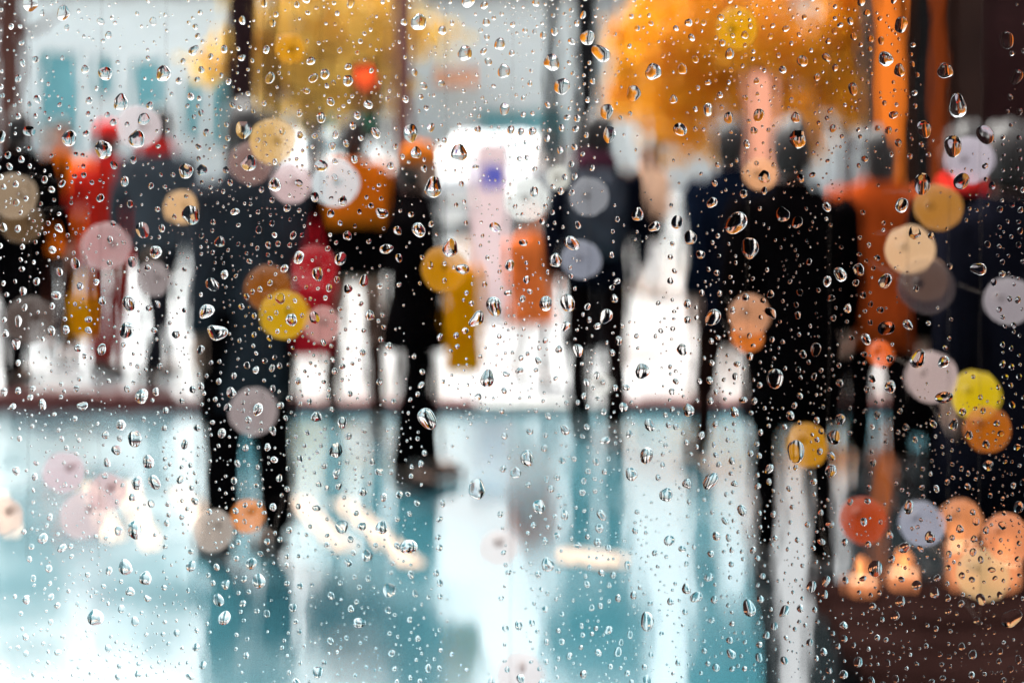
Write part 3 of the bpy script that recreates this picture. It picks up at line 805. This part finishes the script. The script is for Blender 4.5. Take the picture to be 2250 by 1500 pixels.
def stand_in_string(label, discs, D):
    """discs: (px, py, radius px, colour); a hair-thin cord with a stand-in globe on a short lead for each"""
    xs = [gx(b[0], D) for b in discs]
    x0 = sum(xs)/len(xs)
    zlow = min(CAM_H-(b[1]-260)/FPX*D for b in discs)
    t = thing('stand_in_string', label, 'string light', (x0, D, zlow-0.02), group='stand-in strings of small glowing bulbs hanging outside the window')
    MB().tube([(0,0.012,0),(0.002,0.013,(2.6-zlow)/2),(0,0.012,2.62-zlow)], 0.00009, 5).build('stand_in_cord', M['stand_in_wire'], t)
    for k, (px, py, rp, rgb) in enumerate(discs):
        Db = D + 0.08 + (k % 3)*0.03
        r = rp/FPX*Db
        x = gx(px,Db)-x0; z = CAM_H-(py-260)/FPX*Db-(zlow-0.02); y = Db-D
        b = MB().ball((x,y,z), r, r, r, 24, 16).build('disc', disc_mat(rgb), t, smooth=True)
        MB().tube([(x,y+r*0.9,z),(x,y+r+0.004,z)], 0.0022, 8).tube([(x,y+r+0.003,z),(x*0.5,y+r+0.006,z+0.006),(0,0.0125,z+0.012)], 0.00006, 5).build('stand_in_socket', M['stand_in_wire'], b)
    return t
stand_in_string('added stand-in string with dim beige bulbs at the left edge', [(35,430,50,(165,140,115)),(52,488,46,(105,80,55)),(68,702,52,(95,80,75)),(12,1130,40,(235,205,190))], 0.53)
stand_in_string('added stand-in string with pink bulbs before the red coat', [(235,540,52,(190,153,153)),(143,1035,44,(222,195,202)),(187,1128,50,(226,203,205)),(238,1078,40,(222,186,188))], 0.54)
stand_in_string('added stand-in string with a pale bulb above the grey jacket', [(307,278,47,(220,204,206)),(340,612,38,(160,146,146)),(400,455,37,(238,188,135))], 0.56)
stand_in_string('added stand-in string with brown and yellow bulbs before the long charcoal coat', [(602,310,50,(232,184,112)),(553,358,47,(146,112,106)),(592,632,50,(150,82,14)),(627,690,53,(212,162,18)),(558,902,52,(168,152,152)),(546,1130,36,(235,140,62)),(472,1162,44,(186,172,162))], 0.53)
stand_in_string('added stand-in string with white and salmon bulbs left of the orange rucksack', [(738,402,52,(218,224,228)),(642,402,44,(222,190,190)),(692,588,50,(168,24,34)),(710,712,40,(198,146,140))], 0.55)
stand_in_string('added stand-in string with an amber bulb above the amber bag', [(976,590,50,(202,134,14))], 0.54)
stand_in_string('added stand-in string with pale pink bulbs low before the wet paving', [(1095,1200,38,(230,220,219)),(1145,1482,52,(228,214,214))], 0.57)
stand_in_string('added stand-in string with a white bulb beside the pink totem sign', [(1155,437,48,(238,240,236)),(1226,390,28,(222,220,210))], 0.58)
stand_in_string('added stand-in string with grey bulbs before the backpacker', [(1293,432,42,(146,146,152)),(1277,570,42,(146,148,162)),(1318,843,25,(222,220,214))], 0.55)
stand_in_string('added stand-in string with peach and orange bulbs before the navy coat', [(1668,382,36,(238,170,120)),(1645,690,44,(210,146,108)),(1640,738,34,(226,118,40))], 0.56)
stand_in_string('added stand-in string with amber and red bulbs low by the wide trousers', [(1770,975,48,(200,134,16)),(1895,1140,50,(178,62,16))], 0.56)
stand_in_string('added stand-in string with peach bulbs between the rust coat and the right edge', [(1997,547,53,(232,186,142)),(2058,455,50,(186,124,52)),(2030,610,50,(146,106,80)),(2032,628,60,(64,52,54)),(1932,775,30,(242,104,36))], 0.53)
stand_in_string('added stand-in string with lilac and yellow bulbs over the dark table', [(2127,352,52,(192,180,192)),(2042,826,56,(196,170,166)),(2140,866,54,(222,186,16)),(2166,940,50,(184,96,14)),(2022,1147,48,(160,160,176))], 0.54)
stand_in_string('added stand-in string with grey and beige bulbs at the right edge', [(2212,660,52,(162,151,156)),(2156,1260,54,(222,178,126)),(2108,1140,46,(236,146,92)),(2208,1178,52,(240,146,96))], 0.55)
stand_in_string('added stand-in string with a yellow bulb high in front of the golden tree', [(1617,62,46,(226,160,14))], 0.58)
stand_in_string('added stand-in string with an amber bulb high in front of the pale yellow tree', [(638,108,34,(222,150,16))], 0.58)

# ------------------------------------------------------------------ the room the camera stands in, and its window
PX0, PX1, PZ0, PZ1 = -0.75, 0.75, 1.10, 2.20       # window opening
wall = MB()
for b in ((-3.0,PX0,0.36,0.52,0.0,2.9),(PX1,3.0,0.36,0.52,0.0,2.9),(PX0,PX1,0.36,0.52,0.0,PZ0),(PX0,PX1,0.36,0.52,PZ1,2.9)):
    wall.box(*b)
struct('room_wall_front', wall, M['room'])
struct('room_wall_back', MB().box(-3,3,-3.2,-3.1,0,2.9), M['room'])
struct('room_wall_left', MB().box(-3.1,-3.0,-3.1,0.52,0,2.9), M['room'])
struct('room_wall_right', MB().box(3.0,3.1,-3.1,0.52,0,2.9), M['room'])
struct('room_ceiling', MB().box(-3.1,3.1,-3.2,0.52,2.901,3.0), M['room'])
struct('room_floor', MB().box(-3.1,3.1,-3.2,0.52,-0.008,0.0), M['room_floor'])

win = thing('window', 'large clear window covered in raindrops, close in front of the viewer', 'window', (0, PANE_Y, PZ0))
def W(x, z): return (x, z-PZ0)
MB().box(PX0+0.045, PX1-0.045, 0, 0.006, 0.045, PZ1-PZ0-0.045).build('pane', M['clear'], win)
fr = MB().box(PX0,PX0+0.05,-0.02,0.03,0,PZ1-PZ0).box(PX1-0.05,PX1,-0.02,0.03,0,PZ1-PZ0).box(PX0+0.05,PX1-0.05,-0.02,0.03,0,0.05).box(PX0+0.05,PX1-0.05,-0.02,0.03,PZ1-PZ0-0.05,PZ1-PZ0)
fr.build('frame', M['frame_dark'], win)

# ------------------------------------------------------------------ raindrops on the outer face of the glass
nr = np.random.default_rng(4)
MMPX = PANE_Y*36/50/2250.0                      # metres on the pane per photograph pixel
def pane_xy(px, py):
    k = (PANE_Y+0.006)/FPX
    return (px-1125)*k, CAM_H-(py-260)*k-PZ0
K = (PANE_Y+0.006)/FPX

def outline(r, kind, n):
    """polar outline of a drop: a few circles melted together, seen from the centre of the largest"""
    th = 2*np.pi*np.arange(n)/n
    if kind == 0:      # nearly round, a little heavier below
        e = nr.uniform(1.0, 1.25)
        rad = np.full(n, r)
        rad = rad*(1+0.05*np.sin(th*2+nr.uniform(0,6.3))+0.05*np.sin(th*3+nr.uniform(0,6.3))+0.03*np.sin(th*5+nr.uniform(0,6.3)))
        x, z = rad*np.cos(th)/math.sqrt(e), rad*np.sin(th)*math.sqrt(e)
        x *= 1-0.14*nr.random()*np.sin(th)
        return x, z
    m = nr.integers(1, 3) if kind == 1 else nr.integers(2, 4)
    cs = [(0,0,r)]
    base = nr.choice([np.pi/2, -np.pi/2]) + nr.normal()*(0.5 if kind == 1 else 1.2)
    for k in range(m):
        a = base + nr.normal()*0.5 + (np.pi*nr.integers(0,2) if kind == 2 else 0)
        dd = r*nr.uniform(0.7, 1.35); cs.append((math.cos(a)*dd, math.sin(a)*dd, r*nr.uniform(0.35, 0.7)))
    ts = np.linspace(0.05, 3.2, 64)*r
    X_ = np.cos(th)[:,None]*ts; Z_ = np.sin(th)[:,None]*ts
    f = sum(c[2]**2/((X_-c[0])**2+(Z_-c[1])**2+1e-12) for c in cs)
    inside = np.cumprod(f > 1.35, axis=1).sum(axis=1)
    rad = ts[np.clip(inside-1, 0, 63)]
    for _ in range(2): rad = 0.25*np.roll(rad,1)+0.5*rad+0.25*np.roll(rad,-1)
    rad *= r/np.sqrt(np.mean(rad**2))
    rad = np.minimum(rad, 2.2*r)
    return rad*np.cos(th), rad*np.sin(th)

def drop_arrays(x, z, r, kind, n, rings):
    ox, oz = outline(r, kind, n)
    h = r*(nr.uniform(0.09, 0.23) if nr.random() < 0.84 else nr.uniform(0.23, 0.42)); ex = nr.uniform(0.62, 1.0)
    sag = nr.uniform(0.05, 0.35)
    V = []; off = 0.00002
    rho = [math.sin(0.5*math.pi*(1-i/rings)) for i in range(rings)]      # 1 ... towards 0
    tilt = nr.normal()*0.10
    for q in rho:
        px_, pz_ = ox*q, oz*q - sag*r*0.5*(1-q)
        hh = h*max(0.0, 1-q*q)**ex*(1 - 0.25*sag*np.sin(2*np.pi*np.arange(n)/n)*q)
        V.append(np.stack([x+px_+tilt*hh, np.full(n, off)+hh, z+pz_], 1))
    V.append(np.array([[x, off+h, z-sag*r*0.5]]))
    V.append(np.array([[x, off, z]]))
    V = np.concatenate(V)
    F = []
    for i in range(rings-1):
        for j in range(n):
            k = (j+1) % n
            F.append((i*n+j, (i+1)*n+j, (i+1)*n+k, i*n+k))
    top, bot = rings*n, rings*n+1
    for j in range(n):
        k = (j+1) % n
        F.append(((rings-1)*n+j, top, (rings-1)*n+k))
        F.append((j, k, bot))
    return V, F

# where the drops sit, in photograph pixels, biggest first so that no two run into each other
cell = 64; grid = {}
drops = []
def free(px, py, r):
    i, j = int(px//cell), int(py//cell)
    for a in (-1,0,1):
        for b in (-1,0,1):
            for (qx,qy,qr) in grid.get((i+a,j+b), ()):
                if (qx-px)**2+((qy-py)*0.85)**2 < (qr*1.12+r*1.12+1.2)**2: return False
    return True
def put(px, py, r, kind, force=False):
    if force:
        while r > 8 and not free(px, py, r*0.97): r *= 0.9
        if r <= 8: return False
    elif not free(px, py, r): return False
    grid.setdefault((int(px//cell), int(py//cell)), []).append((px,py,r))
    drops.append((px,py,r*0.92,kind)); return True
# the large drops one can pick out in the photograph
for px, py, r, kd in [(232,328,24,0),(363,162,21,0),(236,162,19,0),(305,305,23,0),(157,303,21,0),(320,262,20,0),(270,225,21,0),(423,471,25,0),(412,375,20,0),(447,373,20,0),
        (316,500,20,1),(297,528,21,1),(452,466,22,2),(538,285,23,0),(550,358,21,0),(606,405,18,0),(513,282,18,0),(72,8,22,0),(144,30,19,0),(300,955,21,1),(314,870,19,1),(340,1050,18,1),
        (330,1010,17,0),(305,1057,20,0),(295,1088,22,0),(300,1158,22,0),(215,1350,22,0),(280,1240,20,0),(324,1264,18,0),(265,1160,17,0),(572,1273,19,1),(494,1355,18,1),(455,680,20,2),(478,730,24,2),
        (285,720,21,1),(286,660,20,1),(346,552,17,0),(466,620,18,1),(903,292,22,0),(915,335,19,0),(1009,335,23,0),(953,410,26,0),(974,422,18,0),(921,50,22,0),(938,50,20,1),(1032,1,18,1),
        (1325,122,24,1),(1234,190,22,0),(1212,138,22,0),(1290,84,20,0),(1434,158,22,0),(1391,205,20,0),(1332,245,19,0),(1490,283,18,1),(1338,295,20,0),(1107,157,18,0),(1022,118,20,0),
        (990,543,23,0),(918,500,19,1),(1084,665,24,1),(1050,700,20,2),(1252,530,20,1),(1249,670,22,1),(1198,668,19,1),(1220,570,18,0),(1048,1070,25,0),(1158,1002,20,0),(1133,1034,17,0),
        (1070,833,21,1),(935,910,27,1),(905,1195,22,2),(840,1153,17,0),(808,1215,16,0),(857,1290,19,0),(1203,1234,18,0),(1184,1108,18,0),(1420,992,20,1),(1395,1000,18,0),(1386,1037,17,0),
        (1410,812,20,0),(1462,1082,18,0),(1422,1355,22,2),(1332,690,19,1),(1750,305,24,0),(1645,543,26,0),(1620,484,30,1),(1717,470,19,0),(1750,485,19,1),(1677,388,17,0),(2023,395,26,1),
        (2100,240,28,1),(2155,290,25,1),(2025,280,22,1),(2093,283,20,0),(2088,315,27,1),(2072,156,21,0),(1942,130,20,0),(1977,50,20,1),(1972,155,20,0),(2210,1355,26,1),(1920,1238,21,1),(1700,835,25,1),
        (1745,980,27,1),(1830,960,19,1),(1820,995,24,2),(1822,1030,23,0),(2010,790,23,1),(1845,605,18,1),(2005,510,17,0),(1990,535,17,0),(2070,870,20,2),(1568,690,22,1),(1515,520,18,0),
        (1945,610,19,1),(1975,455,19,1),(1560,1050,21,2),(1645,1335,20,1),(2150,590,19,1),(2205,85,22,1),(2230,165,19,1),(2105,400,22,1),(2045,390,17,0),(1883,590,16,0),(1950,717,21,2),
        (1400,470,17,0),(1485,490,17,1),(1440,495,15,1),(740,985,19,0),(753,1152,18,0),(700,600,17,0),(712,365,17,2),(660,560,16,1),(748,570,17,1),(800,620,15,1),(1020,590,16,1)]:
    put(px, py, r*0.88, kd, True)
blots = [(nr.uniform(-50,2300), nr.uniform(-50,1550), nr.uniform(40,150), nr.uniform(-1.0,0.9)) for _ in range(95)]
def dens(px, py):
    d = 0.62 + sum(a*math.exp(-((px-x)**2+((py-y)*0.75)**2)/s**2) for x,y,s,a in blots)
    d += 0.35*math.exp(-((px-560)/170)**2-((py-560)/300)**2)
    d += 0.35*(px > 1550)
    d += 0.25*math.exp(-((px-1290)/90)**2)
    d -= 0.30*math.exp(-((px-250)/260)**2-((py-1250)/260)**2)
    d -= 0.20*math.exp(-((px-1180)/170)**2-((py-950)/400)**2)
    return d
def spread(n, lo, hi, x0, x1, y0, y1, kinds, view=True):
    c = 0
    for _ in range(n*3):
        px, py = nr.uniform(x0,x1), nr.uniform(y0,y1)
        if view and nr.random() > dens(px,py): continue
        if put(px, py, lo*(hi/lo)**(nr.random()**1.35), nr.choice(3, p=kinds)): c += 1
        if c >= n: break
spread(290, 8.0, 14.5, -40, 2290, -40, 1540, (0.30,0.45,0.25))
# runs of beads left by drops that slid down
for cx, y0, y1 in ((540,860,1500),(520,980,1460),(600,380,900),(50,60,900),(78,850,1500),(110,1000,1500),(365,900,1500),(440,0,600),(905,850,1400),(925,780,1100),(860,1080,1480),(969,1100,1500),
                   (1198,860,1500),(1225,1000,1500),(1320,820,1480),(1165,900,1450),(1255,0,640),(1287,0,300),(1347,450,900),(1290,700,1300),(1604,640,1480),(1660,880,1460),(1795,920,1400),(1910,640,1100),
                   (2000,100,420),(2196,300,1500),(2215,100,900),(2236,330,1300),(1110,820,1480),(1475,450,900),(1570,560,1040),(840,380,880),(725,870,1220),(635,680,1300),(2080,700,1450),(1750,640,1000)):
    y = y0
    while y < y1:
        r = nr.uniform(3.0, 8.5)
        put(cx + nr.normal()*5, y, r, nr.choice(3, p=(0.25,0.5,0.25)))
        y += nr.uniform(16, 46)
spread(1050, 5.0, 9.5, -40, 2290, -40, 1540, (0.40,0.40,0.20))
spread(2000, 2.8, 5.0, -40, 2290, -40, 1540, (0.60,0.35,0.05))
spread(2600, 1.5, 3.2, -30, 2280, -30, 1530, (1.0,0.0,0.0))
# the fine spray gathers in patches
for _ in range(46):
    cx, cy_ = nr.uniform(0,2250), nr.uniform(0,1500); sd = nr.uniform(25,70)
    for _ in range(int(nr.integers(14,44))):
        put(cx+nr.normal()*sd, cy_+nr.normal()*sd*1.2, nr.uniform(1.6,4.2), 0)
in_view = [d for d in drops if -5 < d[0] < 2255 and -5 < d[1] < 1505]
in_view.sort(key=lambda d: -d[2])
big = in_view[:300]
bigset = set(id(d) for d in big)
for px, py, r, kd in big:
    x, z = pane_xy(px, py)
    V, F = drop_arrays(0, 0, r*K, kd, 28, 9)
    me = bpy.data.meshes.new('raindrop'); me.from_pydata(V.tolist(), [], F)
    me.polygons.foreach_set('use_smooth', [p.vertices[-1] != 28*9+1 and (28*9+1) not in p.vertices for p in me.polygons])
    o = link('raindrop', me, M['water'], win)
    o.location = (x, 0.006, z)
AV, AF, SM, off = [], [], [], 0
def add_small(px, py, r, kd, n, rings):
    global off
    x, z = pane_xy(px, py)
    V, F = drop_arrays(x, z, r*K, kd, n, rings)
    V[:,1] += 0.006
    bot = rings*n+1
    AV.append(V); AF.extend(tuple(i+off for i in f) for f in F); SM.extend(bot not in f for f in F); off += len(V)
for d in drops:
    if id(d) in bigset: continue
    r = d[2]
    if r > 7: add_small(*d, 20, 6)
    elif r > 4: add_small(*d, 14, 5)
    else: add_small(*d, 10, 4)
# the same rain goes on over the rest of the glass
n_out = 0
while n_out < 26000:
    px, py = (nr.uniform(-2300, 4550), nr.uniform(-1000, 2600)) if n_out % 4 else (nr.uniform(-4300, 6500), nr.uniform(-2500, 4300))
    if -45 < px < 2295 and -45 < py < 1545: continue
    r = 2.2*(22/2.2)**(nr.random()**2.2)
    if put(px, py, r, nr.choice(3, p=(0.65,0.27,0.08))):
        add_small(px, py, r, drops[-1][3], 12 if r > 7 else 8, 4 if r > 7 else 3)
    n_out += 1
me = bpy.data.meshes.new('rain_spray'); me.from_pydata(np.concatenate(AV).tolist(), [], AF)
me.polygons.foreach_set('use_smooth', SM)
tag(link('rain_spray', me, M['water'], win), kind='stuff')
print('drops', len(drops), 'in view', len(in_view), 'smallest single', big[-1][2])
